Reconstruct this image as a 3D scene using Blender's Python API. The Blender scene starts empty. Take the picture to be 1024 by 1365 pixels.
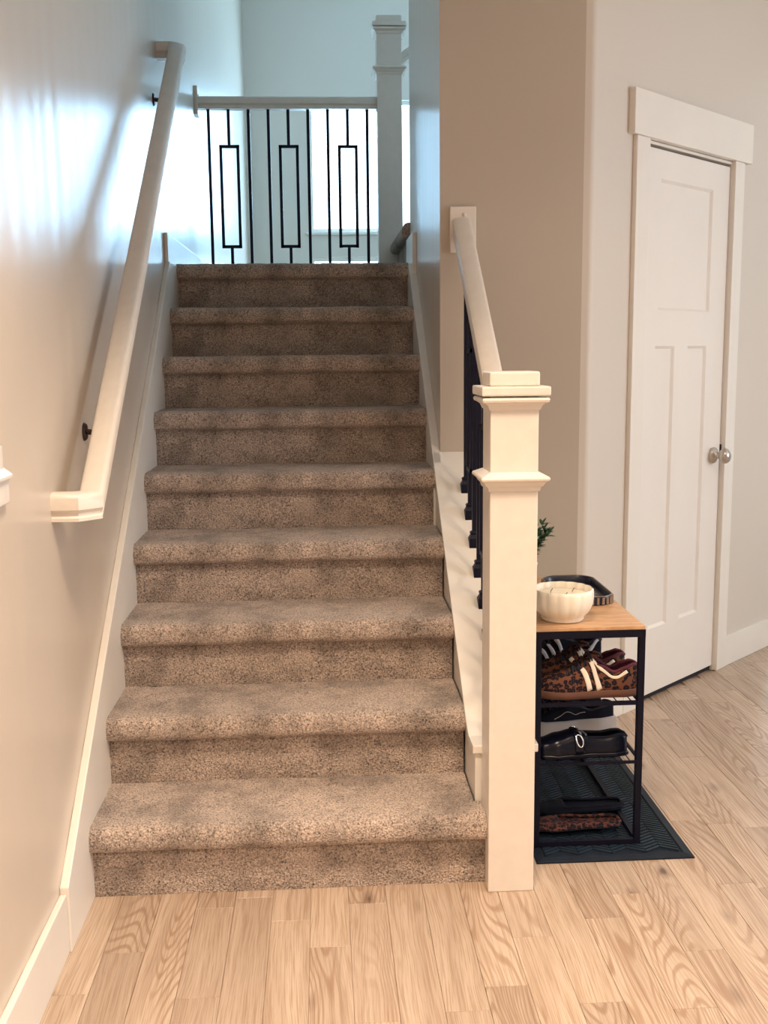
import bpy, bmesh, math, random
from mathutils import Vector, Matrix, noise
rnd = random.Random(7)
PI = math.pi
sc = bpy.context.scene
col = sc.collection
# ------------------------------------------------------------------ camera
def camera():
    rx, ry, rz = -0.15065, 0.01044, -0.05752
    M = Matrix.Rotation(rz, 3, 'Z') @ Matrix.Rotation(rx, 3, 'X') @ Matrix.Rotation(ry, 3, 'Y')
    M = M @ Matrix(((1, 0, 0), (0, 0, -1), (0, 1, 0)))     # camera looks along +y
    cd = bpy.data.cameras.new('camera')
    o = bpy.data.objects.new('camera', cd)
    col.objects.link(o)
    o.matrix_world = Matrix.Translation((0.59037, -2.44997, 1.3329)) @ M.to_4x4()
    cd.sensor_fit = 'HORIZONTAL'; cd.sensor_width = 36
    cd.lens = 1385.72 / 1024 * 36
    cd.clip_start = 0.05
    sc.camera = o
camera()
sc.view_settings.view_transform = 'Standard'
sc.view_settings.look = 'None'
sc.view_settings.gamma = 1
sc.view_settings.exposure = 0.62
sc.view_settings.use_curve_mapping = False
w = bpy.data.worlds.new('sky'); sc.world = w; w.use_nodes = True
w.node_tree.nodes['Background'].inputs[0].default_value = (0.70, 0.86, 1.0, 1)
w.node_tree.nodes['Background'].inputs[1].default_value = 3.0
def area(name, loc, size, power, color, direction, spread=180):
    l = bpy.data.lights.new(name, 'AREA'); l.shape = 'RECTANGLE'
    l.size, l.size_y = size; l.energy = power; l.color = color; l.spread = math.radians(spread)
    o = bpy.data.objects.new(name, l); col.objects.link(o)
    o.location = loc
    o.rotation_euler = Vector(direction).to_track_quat('-Z', 'Y').to_euler()
    return o
COOL = (0.34, 0.68, 1.0); WARM = (1.0, 0.77, 0.565)
# daylight outside the tall upper and lower foyer windows
area('daylight_upper', (1.05, 7.10, 2.92), (1.1, 1.15), 78, COOL, (0, -1, 0))
area('daylight_lower', (1.05, 7.10, 1.25), (1.1, 1.8), 55, COOL, (0, -1, 0))
# daylight outside the side windows
area('daylight_side', (3.75, 6.6, 1.5), (1.7, 1.6), 260, (.7, .86, 1.0), (0, -1, 0))
# cool fill lamp added in the upper hall, no window behind it
area('hall_fill', (3.3, 4.9, 3.6), (1.6, 1.2), 30, (0.42, 0.72, 1.0), (-1, -.1, -.1))
# warm ceiling fixtures of the entry
area('ceiling_glow_a', (0.75, -1.05, 2.70), (0.4, 0.4), 21, WARM, (0, 0, -1), 108)
area('ceiling_glow_b', (2.3, -0.7, 2.70), (0.4, 0.4), 11, WARM, (0, 0, -1), 140)
area('ceiling_glow_c', (1.3, -3.6, 2.70), (0.9, 0.9), 44, WARM, (0, 0.1, -1), 125)
# soft fill behind an unseen window, added to brighten the door wall
area('door_wall_fill', (5.6, -0.6, 1.5), (2.0, 1.5), 40, (0.95, 0.95, 1.0), (-1, 0, 0))

# ------------------------------------------------------------------ materials
class NT:
    def __init__(s, name):
        s.m = bpy.data.materials.new(name); s.m.use_nodes = True
        s.t = s.m.node_tree; s.b = s.t.nodes['Principled BSDF']; s.out = s.t.nodes['Material Output']
        s._oc = None
    def n(s, typ, **kw):
        nd = s.t.nodes.new(typ)
        for k, v in kw.items():
            if k.startswith('i_'): nd.inputs[k[2:].replace('_', ' ')].default_value = v
            else: setattr(nd, k, v)
        return nd
    def l(s, a, b): s.t.links.new(a, b)
    def obj(s):
        if not s._oc: s._oc = s.n('ShaderNodeTexCoord')
        return s._oc.outputs['Object']
    def mapping(s, vec, scale=(1, 1, 1), loc=(0, 0, 0), rot=(0, 0, 0)):
        m = s.n('ShaderNodeMapping'); m.inputs['Scale'].default_value = scale
        m.inputs['Location'].default_value = loc; m.inputs['Rotation'].default_value = rot
        s.l(vec, m.inputs['Vector']); return m.outputs[0]
    def noise(s, vec, scale, detail=3, rough=.5, dist=0):
        n = s.n('ShaderNodeTexNoise'); n.inputs['Scale'].default_value = scale
        n.inputs['Detail'].default_value = detail; n.inputs['Roughness'].default_value = rough
        n.inputs['Distortion'].default_value = dist
        s.l(vec, n.inputs['Vector']); return n.outputs['Fac']
    def ramp(s, fac, stops, interp='LINEAR'):
        r = s.n('ShaderNodeValToRGB'); r.color_ramp.interpolation = interp
        e = r.color_ramp.elements
        while len(e) < len(stops): e.new(.5)
        for i, (p, c) in enumerate(stops):
            e[i].position = p; e[i].color = (c[0], c[1], c[2], 1) if hasattr(c, '__len__') else (c, c, c, 1)
        s.l(fac, r.inputs[0]); return r.outputs[0]
    def mix(s, fac, a, b, mode='MIX'):
        m = s.n('ShaderNodeMix', data_type='RGBA', blend_type=mode)
        for sock, v in ((m.inputs['Factor'], fac), (m.inputs[6], a), (m.inputs[7], b)):
            if hasattr(v, 'is_linked'): s.l(v, sock)
            else: sock.default_value = v if not hasattr(v, '__len__') else (*v, 1)[:4]
        return m.outputs[2]
    def math(s, op, a, b=None):
        m = s.n('ShaderNodeMath', operation=op)
        for i, v in enumerate((a, b)):
            if v is None: continue
            if hasattr(v, 'is_linked'): s.l(v, m.inputs[i])
            else: m.inputs[i].default_value = v
        return m.outputs[0]
    def bump(s, h, strength=.2, dist=.01, prev=None):
        b = s.n('ShaderNodeBump'); b.inputs['Strength'].default_value = strength; b.inputs['Distance'].default_value = dist
        s.l(h, b.inputs['Height'])
        if prev: s.l(prev, b.inputs['Normal'])
        s.l(b.outputs[0], s.b.inputs['Normal']); return b.outputs[0]
    def base(s, v):
        if hasattr(v, 'is_linked'): s.l(v, s.b.inputs['Base Color'])
        else: s.b.inputs['Base Color'].default_value = (*v, 1)
    def set(s, **kw):
        for k, v in kw.items(): s.b.inputs[k.replace('_', ' ')].default_value = v
MAT = {}
def plain(name, c, rough=.5, metal=0, var=.06, nscale=30, bump=0, spec=.5):
    t = NT(name)
    f = t.noise(t.obj(), nscale, 4)
    c1 = tuple(x * (1 - var) for x in c); c2 = tuple(min(1, x * (1 + var)) for x in c)
    t.base(t.ramp(f, [(.3, c1), (.7, c2)]))
    t.set(Roughness=rough, Metallic=metal)
    t.b.inputs['Specular IOR Level'].default_value = spec
    if bump: t.bump(t.noise(t.obj(), nscale * 8, 2), bump, .002)
    MAT[name] = t.m; return t.m
def wall_paint(name, c, rough, streak, spec=.5):
    t = NT(name)
    big = t.noise(t.obj(), 1.3, 3)
    t.base(t.ramp(big, [(.3, tuple(x * .97 for x in c)), (.7, c)]))
    t.b.inputs['Specular IOR Level'].default_value = spec
    t.set(Roughness=rough)
    MAT[name] = t.m; return t.m
wall_paint('wall_gloss', (.62, .54, .455), .30, .07, .55)
wall_paint('wall_matte', (.50, .43, .35), .55, .05, .4)
wall_paint('wall_light', (.66, .60, .53), .5, .05, .4)
plain('ceiling_white', (.80, .77, .72), .8)
plain('trim_white', (.78, .74, .68), .38, var=.02, nscale=6)
plain('door_white', (.80, .755, .70), .42, var=.015, nscale=4)
plain('rail_white', (.75, .69, .62), .35, var=.03, nscale=25, bump=.04)
plain('black_iron', (.003, .004, .016), .5, 0, spec=.25)
plain('black_steel', (.003, .0035, .012), .55, 0, spec=.18)
plain('bronze', (.05, .035, .03), .4, .8)
plain('nickel', (.52, .48, .44), .28, 1, var=.1)
plain('silver', (.8, .78, .76), .15, 1)
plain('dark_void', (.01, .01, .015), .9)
plain('plastic_white', (.74, .69, .64), .35)
plain('ceramic_cream', (.86, .80, .68), .4, var=.03, bump=.03)
plain('wax', (.88, .80, .64), .5)
plain('wick', (.25, .20, .15), .9)
plain('tray_black', (.012, .014, .03), .3)
plain('tray_rib', (.26, .18, .13), .4)
plain('pot_white', (.78, .75, .7), .5)
plain('shoe_black', (.004, .005, .012), .75, bump=.1, spec=.15)
plain('patent_black', (.002, .003, .010), .24, spec=.28)
plain('suede_stripe', (.80, .70, .58), .7)
plain('stripe_white', (.66, .66, .70), .6)
plain('burgundy', (.09, .012, .03), .75)
plain('sole_gum', (.13, .055, .035), .6)
plain('sole_grey', (.44, .42, .42), .6, var=.1, nscale=14)
plain('lace_dark', (.015, .015, .03), .8)
plain('mat_rubber', (.005, .010, .020), .65, var=.2, bump=.15, spec=.3)
plain('mat_rib', (.009, .019, .032), .6, var=.25, spec=.3)
plain('metal_wire', (.01, .01, .02), .4, .5)

def carpet(name, dark, light):
    t = NT(name)
    o = t.obj()
    g = t.noise(o, 235, 2, .6)
    v = t.n('ShaderNodeTexVoronoi'); v.inputs['Scale'].default_value = 210; t.l(o, v.inputs['Vector'])
    patch = t.noise(o, 6.5, 3, .55)
    patch2 = t.noise(t.mapping(o, (1, 1, 1), (9, 4, 2)), 17, 2, .5)
    c = t.ramp(g, [(.34, dark), (.50, tuple((a + b) / 2 * .85 for a, b in zip(dark, light))), (.68, light)])
    c = t.mix(t.ramp(v.outputs['Color'], [(.15, 0.0), (.9, .55)]), c, light)
    sh = t.mix(1.0, c, t.ramp(patch, [(.33, .58), (.53, 1.0), (.7, 1.12)]), 'MULTIPLY')
    sh = t.mix(1.0, sh, t.ramp(patch2, [(.33, .88), (.6, 1.05)]), 'MULTIPLY')
    t.base(sh); t.set(Roughness=.95)
    t.b.inputs['Specular IOR Level'].default_value = .1
    t.b.inputs['Sheen Weight'].default_value = .25
    t.b.inputs['Sheen Roughness'].default_value = .5
    n1 = t.bump(g, .9, .006)
    t.bump(v.outputs['Distance'], .6, .004, n1)
    MAT[name] = t.m
carpet('carpet', (.082, .060, .050), (.76, .61, .51))

def wood_floor(name, per_object=True):
    t = NT(name)
    o = t.obj()
    if per_object:
        oi = t.n('ShaderNodeObjectInfo'); rv = oi.outputs['Random']
        cb = t.n('ShaderNodeCombineXYZ')
        t.l(t.math('MULTIPLY', rv, 37.0), cb.inputs[0]); t.l(t.math('MULTIPLY', rv, 91.0), cb.inputs[1]); t.l(t.math('MULTIPLY', rv, 53.0), cb.inputs[2])
        va = t.n('ShaderNodeVectorMath', operation='ADD'); t.l(o, va.inputs[0]); t.l(cb.outputs[0], va.inputs[1])
        p = va.outputs[0]
    else:
        p = o
    warp = t.noise(t.mapping(p, (5, 1.3, 1)), 1, 3, .5)
    wv = t.n('ShaderNodeCombineXYZ'); t.l(t.math('MULTIPLY', warp, .07), wv.inputs[0])
    add = t.n('ShaderNodeVectorMath', operation='ADD'); t.l(p, add.inputs[0]); t.l(wv.outputs[0], add.inputs[1])
    q = add.outputs[0]
    # cathedral figure: contour lines of a smooth stretched field
    field = t.noise(t.mapping(q, (7.5, .85, 1)), 1, 1.0, .3)
    rings = t.math('SINE', t.math('MULTIPLY', field, 230.0))
    rings = t.math('MULTIPLY_ADD', rings, .5) if False else t.math('ADD', t.math('MULTIPLY', rings, .5), .5)
    ringmask = t.ramp(t.noise(t.mapping(p, (4, .9, 1), (3, 7, 1)), 1, 1), [(.46, 0.0), (.54, 1.0)])
    fine = t.noise(t.mapping(q, (330, 6, 1)), 1, 3, .65)
    mid = t.noise(t.mapping(q, (36, 1.4, 1)), 1, 3, .55)
    base_c = t.ramp(mid, [(.25, (.39, .295, .222)), (.5, (.485, .38, .292)), (.75, (.56, .45, .357))])
    c = t.mix(t.ramp(fine, [(.38, .60), (.55, 0.0)]), base_c, (.28, .18, .11))
    rg = t.math('MULTIPLY', t.ramp(rings, [(.55, 0.0), (.95, .62)]), ringmask)
    c = t.mix(rg, c, (.27, .165, .10))
    # knots
    kn = t.n('ShaderNodeTexVoronoi'); kn.inputs['Scale'].default_value = 1
    t.l(t.mapping(q, (8, 3.2, 1)), kn.inputs['Vector'])
    kf = t.ramp(kn.outputs['Distance'], [(.03, .9), (.07, .4), (.16, 0.0)])
    ksel = t.ramp(t.noise(t.mapping(p, (3, 1.5, 1), (1, 5, 9)), 1, 1), [(.42, 0.0), (.50, 1.0)])
    c = t.mix(t.math('MULTIPLY', kf, ksel), c, (.10, .055, .035))
    if per_object:
        tone = t.ramp(rv, [(0, (.86, .84, .83)), (.4, (.97, .96, .96)), (1, (1.08, 1.07, 1.06))])
        c = t.mix(1.0, c, tone, 'MULTIPLY')
    else:
        br = t.n('ShaderNodeTexBrick'); br.offset = .37
        t.l(t.mapping(o, (1, 1, 1), (0, 0, 0), (0, 0, PI / 2)), br.inputs['Vector'])
        br.inputs['Scale'].default_value = 1; br.inputs['Brick Width'].default_value = .6; br.inputs['Row Height'].default_value = .0933
        br.inputs['Mortar Size'].default_value = .0008
        br.inputs['Color1'].default_value = (.85, .84, .83, 1); br.inputs['Color2'].default_value = (1.08, 1.07, 1.05, 1); br.inputs['Mortar'].default_value = (.4, .35, .3, 1)
        c = t.mix(1.0, c, br.outputs['Color'], 'MULTIPLY')
    t.base(c)
    t.l(t.ramp(fine, [(.3, .42), (.7, .33)]), t.b.inputs['Roughness'])
    t.bump(fine, .12, .001)
    MAT[name] = t.m
wood_floor('laminate'); wood_floor('laminate_far', False)

def table_wood():
    t = NT('table_wood'); o = t.obj()
    f = t.noise(t.mapping(o, (8, 70, 8), rot=(0, 0, .0)), 1, 3, .6)
    g = t.noise(t.mapping(o, (30, 240, 8)), 1, 3)
    c = t.ramp(f, [(.3, (.42, .24, .12)), (.55, (.62, .38, .21)), (.75, (.70, .46, .28))])
    t.base(t.mix(t.ramp(g, [(.35, .4), (.55, 0.0)]), c, (.35, .18, .08))); t.set(Roughness=.4)
    MAT['table_wood'] = t.m
table_wood()
def leopard(name, ground, ring, spotin, scale=75):
    t = NT(name); o = t.obj()
    wv = t.noise(o, 60, 2, .5)
    v = t.n('ShaderNodeTexVoronoi'); v.inputs['Scale'].default_value = scale; v.inputs['Randomness'].default_value = .85
    nz = t.n('ShaderNodeTexNoise'); nz.inputs['Scale'].default_value = 90; t.l(o, nz.inputs['Vector'])
    sub = t.n('ShaderNodeVectorMath', operation='MULTIPLY_ADD'); t.l(nz.outputs['Color'], sub.inputs[0])
    sub.inputs[1].default_value = (.008, .008, .008); t.l(o, sub.inputs[2])
    t.l(sub.outputs[0], v.inputs['Vector'])
    c = t.ramp(v.outputs['Distance'], [(.0, spotin), (.16, spotin), (.22, ring), (.52, ring), (.58, ground), (1, ground)])
    brk = t.ramp(t.noise(o, 130, 1), [(.30, 1.0), (.34, 0.0)])
    t.base(t.mix(brk, c, ground)); t.set(Roughness=.8)
    t.b.inputs['Specular IOR Level'].default_value = .2
    MAT[name] = t.m
leopard('leopard', (.13, .05, .028), (.008, .006, .012), (.05, .018, .012), 76)
leopard('leopard_dark', (.09, .032, .024), (.006, .005, .01), (.03, .012, .01), 90)
def leafmat():
    t = NT('leaf')
    f = t.noise(t.obj(), 45, 2)
    t.base(t.ramp(f, [(.3, (.012, .045, .038)), (.55, (.04, .11, .05)), (.75, (.14, .22, .10))])); t.set(Roughness=.45)
    MAT['leaf'] = t.m
leafmat()
plain('stem_green', (.16, .20, .10), .6)
def glass():
    t = NT('window_glass')
    tr = t.n('ShaderNodeBsdfTransparent'); gl = t.n('ShaderNodeBsdfGlossy'); gl.inputs['Roughness'].default_value = .02
    mx = t.n('ShaderNodeMixShader'); mx.inputs[0].default_value = .06
    t.l(tr.outputs[0], mx.inputs[1]); t.l(gl.outputs[0], mx.inputs[2]); t.l(mx.outputs[0], t.out.inputs['Surface'])
    MAT['window_glass'] = t.m
glass()

# ------------------------------------------------------------------ builders
def link(name, bm, mat, parent=None, smooth=False, auto=None, local=True):
    me = bpy.data.meshes.new(name)
    bmesh.ops.recalc_face_normals(bm, faces=bm.faces)
    bm.to_mesh(me); bm.free()
    o = bpy.data.objects.new(name, me); col.objects.link(o)
    for m in (mat if isinstance(mat, (list, tuple)) else [mat]): me.materials.append(MAT[m])
    if parent: o.parent = parent
    if smooth:
        for p in me.polygons: p.use_smooth = True
        if auto is not None: me.set_sharp_from_angle(angle=math.radians(auto))
    return o
def tag(o, label=None, cat=None, group=None, kind=None):
    if label: o['label'] = label
    if cat: o['category'] = cat
    if group: o['group'] = group
    if kind: o['kind'] = kind
    return o
def empty(name, loc=(0, 0, 0), rz=0, **k):
    o = bpy.data.objects.new(name, None); col.objects.link(o); o.location = loc; o.rotation_euler = (0, 0, rz)
    o.empty_display_size = .05
    return tag(o, **k)
def box(bm, x0, x1, y0, y1, z0, z1, mi=0):
    vs = [bm.verts.new(p) for p in ((x0, y0, z0), (x1, y0, z0), (x1, y1, z0), (x0, y1, z0), (x0, y0, z1), (x1, y0, z1), (x1, y1, z1), (x0, y1, z1))]
    fs = [bm.faces.new([vs[i] for i in f]) for f in ((0, 3, 2, 1), (4, 5, 6, 7), (0, 1, 5, 4), (1, 2, 6, 5), (2, 3, 7, 6), (3, 0, 4, 7))]
    for f in fs: f.material_index = mi
    return vs, fs
def bevel(bm, w, seg=2):
    bmesh.ops.bevel(bm, geom=list(bm.edges), offset=w, segments=seg, profile=.6, affect='EDGES', clamp_overlap=True)
def bbox(name, mat, parent, x0, x1, y0, y1, z0, z1, bv=.002, seg=2):
    bm = bmesh.new(); box(bm, x0, x1, y0, y1, z0, z1)
    if bv: bevel(bm, bv, seg)
    return link(name, bm, mat, parent)
def prism_yz(bm, pts, x0, x1):
    """polygon in (y,z) extruded along x"""
    a = [bm.verts.new((x0, y, z)) for y, z in pts]; b = [bm.verts.new((x1, y, z)) for y, z in pts]
    bm.faces.new(a); bm.faces.new(b[::-1]); n = len(pts)
    for i in range(n): bm.faces.new((a[i], b[i], b[(i + 1) % n], a[(i + 1) % n]))
def prism_xy(bm, pts, z0, z1):
    a = [bm.verts.new((x, y, z0)) for x, y in pts]; b = [bm.verts.new((x, y, z1)) for x, y in pts]
    bm.faces.new(a[::-1]); bm.faces.new(b); n = len(pts)
    for i in range(n): bm.faces.new((a[i], a[(i + 1) % n], b[(i + 1) % n], b[i]))
def grid(bm, P, close_u=False, close_v=False, cap=False, mi=0):
    V = [[bm.verts.new(p) for p in row] for row in P]
    nu, nv = len(V), len(V[0])
    for i in range(nu if close_u else nu - 1):
        for j in range(nv if close_v else nv - 1):
            f = bm.faces.new((V[i][j], V[(i + 1) % nu][j], V[(i + 1) % nu][(j + 1) % nv], V[i][(j + 1) % nv])); f.material_index = mi
    if cap:
        bm.faces.new(V[0]).material_index = mi; bm.faces.new(V[-1][::-1]).material_index = mi
    return V
def lathe(bm, prof, c=(0, 0, 0), n=32, lobe=None):
    rows = []
    for r, z in prof:
        rows.append([Vector((c[0] + r * (1 if not lobe else lobe(i / n * 2 * PI, z)) * math.cos(i / n * 2 * PI), c[1] + r * (1 if not lobe else lobe(i / n * 2 * PI, z)) * math.sin(i / n * 2 * PI), c[2] + z)) for i in range(n)])
    grid(bm, rows, close_v=True, cap=True)
def tube(bm, pts, r, n=8, cap=True):
    pts = [Vector(p) for p in pts]; rows = []
    rr = r if hasattr(r, '__len__') else [r] * len(pts)
    up = Vector((0, 0, 1))
    for i, p in enumerate(pts):
        d = (pts[min(i + 1, len(pts) - 1)] - pts[max(i - 1, 0)]).normalized()
        a = d.cross(up if abs(d.z) < .95 else Vector((1, 0, 0))).normalized(); b = a.cross(d)
        rows.append([p + (a * math.cos(k / n * 2 * PI) + b * math.sin(k / n * 2 * PI)) * rr[i] for k in range(n)])
    grid(bm, rows, close_v=True, cap=cap)
def sweep(bm, path, prof):
    """profile (side, up) swept along a path; up stays vertical, corners mitred in plan"""
    path = [Vector(p) for p in path]; n = len(path); rows = []
    def hd(a, b):
        d = b - a; d.z = 0
        return d.normalized() if d.length > 1e-6 else None
    for i, p in enumerate(path):
        d0 = hd(path[i - 1], p) if i > 0 else None
        d1 = hd(p, path[i + 1]) if i < n - 1 else None
        d0 = d0 or d1; d1 = d1 or d0
        n0 = Vector((d0.y, -d0.x, 0)); n1 = Vector((d1.y, -d1.x, 0))
        b = (n0 + n1).normalized(); k = 1 / max(.35, b.dot(n0))
        rows.append([p + b * k * s + Vector((0, 0, u)) for s, u in prof])
    grid(bm, rows, close_v=True, cap=True)

# ------------------------------------------------------------------ room shell
YB = 1.045                  # wall beside the stairs
XL = -.02                   # painted face of the left wall
XR = .985                   # painted face of the right stair wall
FAR = 6.76
def wall(name, x0, x1, y0, y1, z0, z1, mat='wall_matte'):
    bm = bmesh.new(); box(bm, x0, x1, y0, y1, z0, z1)
    return tag(link(name, bm, mat), kind='structure')
def rolled_wall(name, x, sgn, y0, y1, z0, z1, thick, step=.02, amp=.0011):
    '''painted wall whose face carries faint vertical roller marks'''
    ny, nz = int((y1 - y0) / step), int((z1 - z0) / .06)
    bm = bmesh.new(); rows = []
    for i in range(ny + 1):
        y = y0 + (y1 - y0) * i / ny
        rows.append([(x + amp * (noise.noise(Vector((y * 15, (z0 + (z1 - z0) * j / nz) * 1.7, 5))) + .6 * noise.noise(Vector((y * 2.5, (z0 + (z1 - z0) * j / nz) * .9, 1)))), y, z0 + (z1 - z0) * j / nz) for j in range(nz + 1)])
    V = grid(bm, rows)
    loop = [V[i][0] for i in range(ny + 1)] + [V[-1][j] for j in range(1, nz + 1)] + [V[i][-1] for i in range(ny - 1, -1, -1)] + [V[0][j] for j in range(nz - 1, 0, -1)]
    back = [bm.verts.new((x - sgn * thick, v.co.y, v.co.z)) for v in loop]; n = len(loop)
    for i in range(n): bm.faces.new((loop[i], loop[(i + 1) % n], back[(i + 1) % n], back[i]))
    bm.faces.new(back)
    tag(link(name, bm, 'wall_gloss', smooth=True, auto=30), kind='structure')
rolled_wall('wall_left', XL, 1, -1.2, FAR + .12, 0, 4.6, .12)
wall('wall_left_rear', XL - .12, XL, -5.0, -1.2, 0, 4.6, 'wall_gloss')
wall('wall_rear', XL - .12, 5.3, -5.12, -5.0, 0, 2.75, 'wall_light')
bm = bmesh.new()
for a, b, c, d in ((-5.0, -1.6, 0, 2.75), (.4, 6.0, 0, 2.75), (-1.6, .4, 0, .75), (-1.6, .4, 2.25, 2.75)): box(bm, 5.18, 5.3, a, b, c, d)
tag(link('wall_right', bm, 'wall_light'), kind='structure')
bm = bmesh.new(); vs, fs = box(bm, XR, 1.46, YB, YB + .11, 0, 2.75); fs[5].material_index = 1
tag(link('wall_back', bm, ['wall_matte', 'wall_gloss']), kind='structure')
rolled_wall('wall_stair_right', XR, -1, YB + .11, 2.2, 0, 4.6, .12)
wall('wall_stair_above', XR, XR + .12, YB, YB + .11, 2.75, 4.6, 'wall_gloss')
wall('wall_stair_header', XL, XR, .18, .30, 2.75, 4.6, 'wall_light')
wall('wall_stair_header_side', XR, XR + .12, .30, YB, 2.75, 4.6, 'wall_light')
wall('wall_flight_near', XR + .12, 2.56, 2.08, 2.2, 1.6, 4.6, 'wall_light')
wall('wall_flight_upper', 2.56, 3.5, 2.08, 2.2, 2.75, 4.6, 'wall_light')
wall('wall_upper_right', 3.5, 3.62, 2.08, FAR + .12, 2.75, 4.6, 'wall_light')
wall('wall_partition', 2.56, 2.68, 2.36, FAR + .12, 0, 2.75, 'wall_light')
wall('ceiling_upper', XL - .12, 3.62, .18, FAR + .12, 4.6, 4.7, 'ceiling_white')
bm = bmesh.new()
box(bm, XL, XR, -5, .18, 2.75, 2.9); box(bm, XR, 5.18, -5, YB, 2.75, 2.9)
box(bm, XR + .12, 5.18, YB, 2.08, 2.75, 2.9); box(bm, 2.68, 5.18, 2.08, 6.0, 2.75, 2.9)
tag(link('ceiling', bm, 'ceiling_white'), kind='structure')
# upper hall floor on the right, seen from below only
bm = bmesh.new(); box(bm, 2.75, 3.5, 2.2, FAR, 2.6, 2.75); tag(link('floor_upper', bm, 'ceiling_white'), kind='structure')

# far wall with two tall foyer windows
WX0, WX1 = .507, 1.58
bm = bmesh.new()
box(bm, XL, WX0, FAR, FAR + .12, 0, 4.6); box(bm, WX1, 3.5, FAR, FAR + .12, 0, 4.6)
box(bm, WX0, WX1, FAR, FAR + .12, 3.46, 4.6); box(bm, WX0, WX1, FAR, FAR + .12, 2.165, 2.372); box(bm, WX0, WX1, FAR, FAR + .12, 0, .35)
tag(link('wall_far', bm, 'wall_light'), kind='structure')
def window(name, x0, x1, y, z0, z1, n, turn=None):
    e = empty(name, ((x0 + x1) / 2, y, z0), kind='structure')
    if turn: e.location = turn[:3]; e.rotation_euler = (0, 0, turn[3])
    def B(nm, a, b, c, d, y0=.04, y1=.08, mat='trim_white', bv=.003):
        cx = (x0 + x1) / 2
        return bbox(nm, mat, e, a - cx, b - cx, y0, y1, c - z0, d - z0, bv)
    t = .035
    bm = bmesh.new(); cx = (x0 + x1) / 2
    for a, b, c, d in ((x0, x1, z0, z0 + t), (x0, x1, z1 - t, z1), (x0, x0 + t, z0 + t, z1 - t), (x1 - t, x1, z0 + t, z1 - t)):
        box(bm, a - cx, b - cx, .03, .09, c - z0, d - z0)
    link('window_frame', bm, 'trim_white', e)
    for i in range(1, n):
        xm = x0 + (x1 - x0) * i / n
        B('mullion', xm - .02, xm + .02, z0 + t, z1 - t)
    for i in range(n):
        a = x0 + (x1 - x0) * i / n; b = x0 + (x1 - x0) * (i + 1) / n
        B('pane', a + .02, b - .02, z0 + t, z1 - t, .056, .062, 'window_glass', 0)
    B('window_sill', x0 - .03, x1 + .03, z0 - .02, z0 + .004, -.02, .03)
    return e
window('window_1', WX0, WX1, FAR, 2.372, 3.46, 1)
window('window_2', WX0, WX1, FAR, .35, 2.165, 1)
window('added_window', -1.0, 1.0, 0, .75, 2.25, 2, (5.18, -.6, .75, -PI / 2))  # unseen window, added to let fill light onto the door wall
# side room beyond the end of the door wall
bm = bmesh.new()
box(bm, 2.68, 2.95, 6.0, 6.12, 0, 2.75); box(bm, 4.6, 5.3, 6.0, 6.12, 0, 2.75)
box(bm, 2.95, 4.6, 6.0, 6.12, 2.3, 2.75); box(bm, 2.95, 4.6, 6.0, 6.12, 0, .7)
tag(link('wall_side_room', bm, 'wall_light'), kind='structure')
window('window_3', 2.95, 4.6, 6.0, .7, 2.3, 2)

# the oblique wall that holds the closet door
ANG = .7377; OX, OY = 1.7382, 1.2723
def dpt(s, off=0): return (OX + math.cos(ANG) * s + math.sin(ANG) * off, OY + math.sin(ANG) * s - math.cos(ANG) * off)
S0 = -.336; S1 = 1.19; DW = .636; DH = 2.055
bm = bmesh.new()
# back wall meets the door wall in a soft rounded corner
c = Vector((1.49, YB)); R = .03
d1 = Vector((-1, 0)); d2 = Vector((math.cos(ANG), math.sin(ANG)))
ang = math.acos(d1.dot(d2)); tl = R / math.tan(ang / 2)
bis = (d1 + d2).normalized(); cc = c + bis * (R / math.sin(ang / 2))
arc = []
a0 = c + d1 * tl; a1 = c + d2 * tl
for i in range(7):
    v = (a0.lerp(a1, i / 6) - cc).normalized() * R; arc.append(cc + v)
def off(s, d): return Vector(dpt(s, d))
poly = [Vector((1.46, YB)), *arc, off(-.012, 0), off(-.012, -.11), Vector((1.46, YB + .10))]
prism_xy(bm, [(p.x, p.y) for p in poly], 0, 2.75)
p = [off(DW + .012, 0), off(S1, 0), off(S1, -.11), off(DW + .012, -.11)]
prism_xy(bm, [(q.x, q.y) for q in p], 0, 2.75)
p = [off(-.012, 0), off(DW + .012, 0), off(DW + .012, -.11), off(-.012, -.11)]
prism_xy(bm, [(q.x, q.y) for q in p], DH + .012, 2.75)
tag(link('wall_door', bm, 'wall_light'), kind='structure')
# closet behind the door and the wall end on the far side
p = [off(S1, 0), off(S1, -.11), Vector((2.70, 2.5)), Vector((2.82, 2.5)), Vector((2.82, off(S1, 0).y + .05))]
bm = bmesh.new(); prism_xy(bm, [(q.x, q.y) for q in (off(S1 - .001, 0), off(S1 - .001, -.11), Vector((2.56, 2.40)), Vector((2.68, 2.40)))], 0, 2.75)
tag(link('wall_door_return', bm, 'wall_light'), kind='structure')

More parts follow.
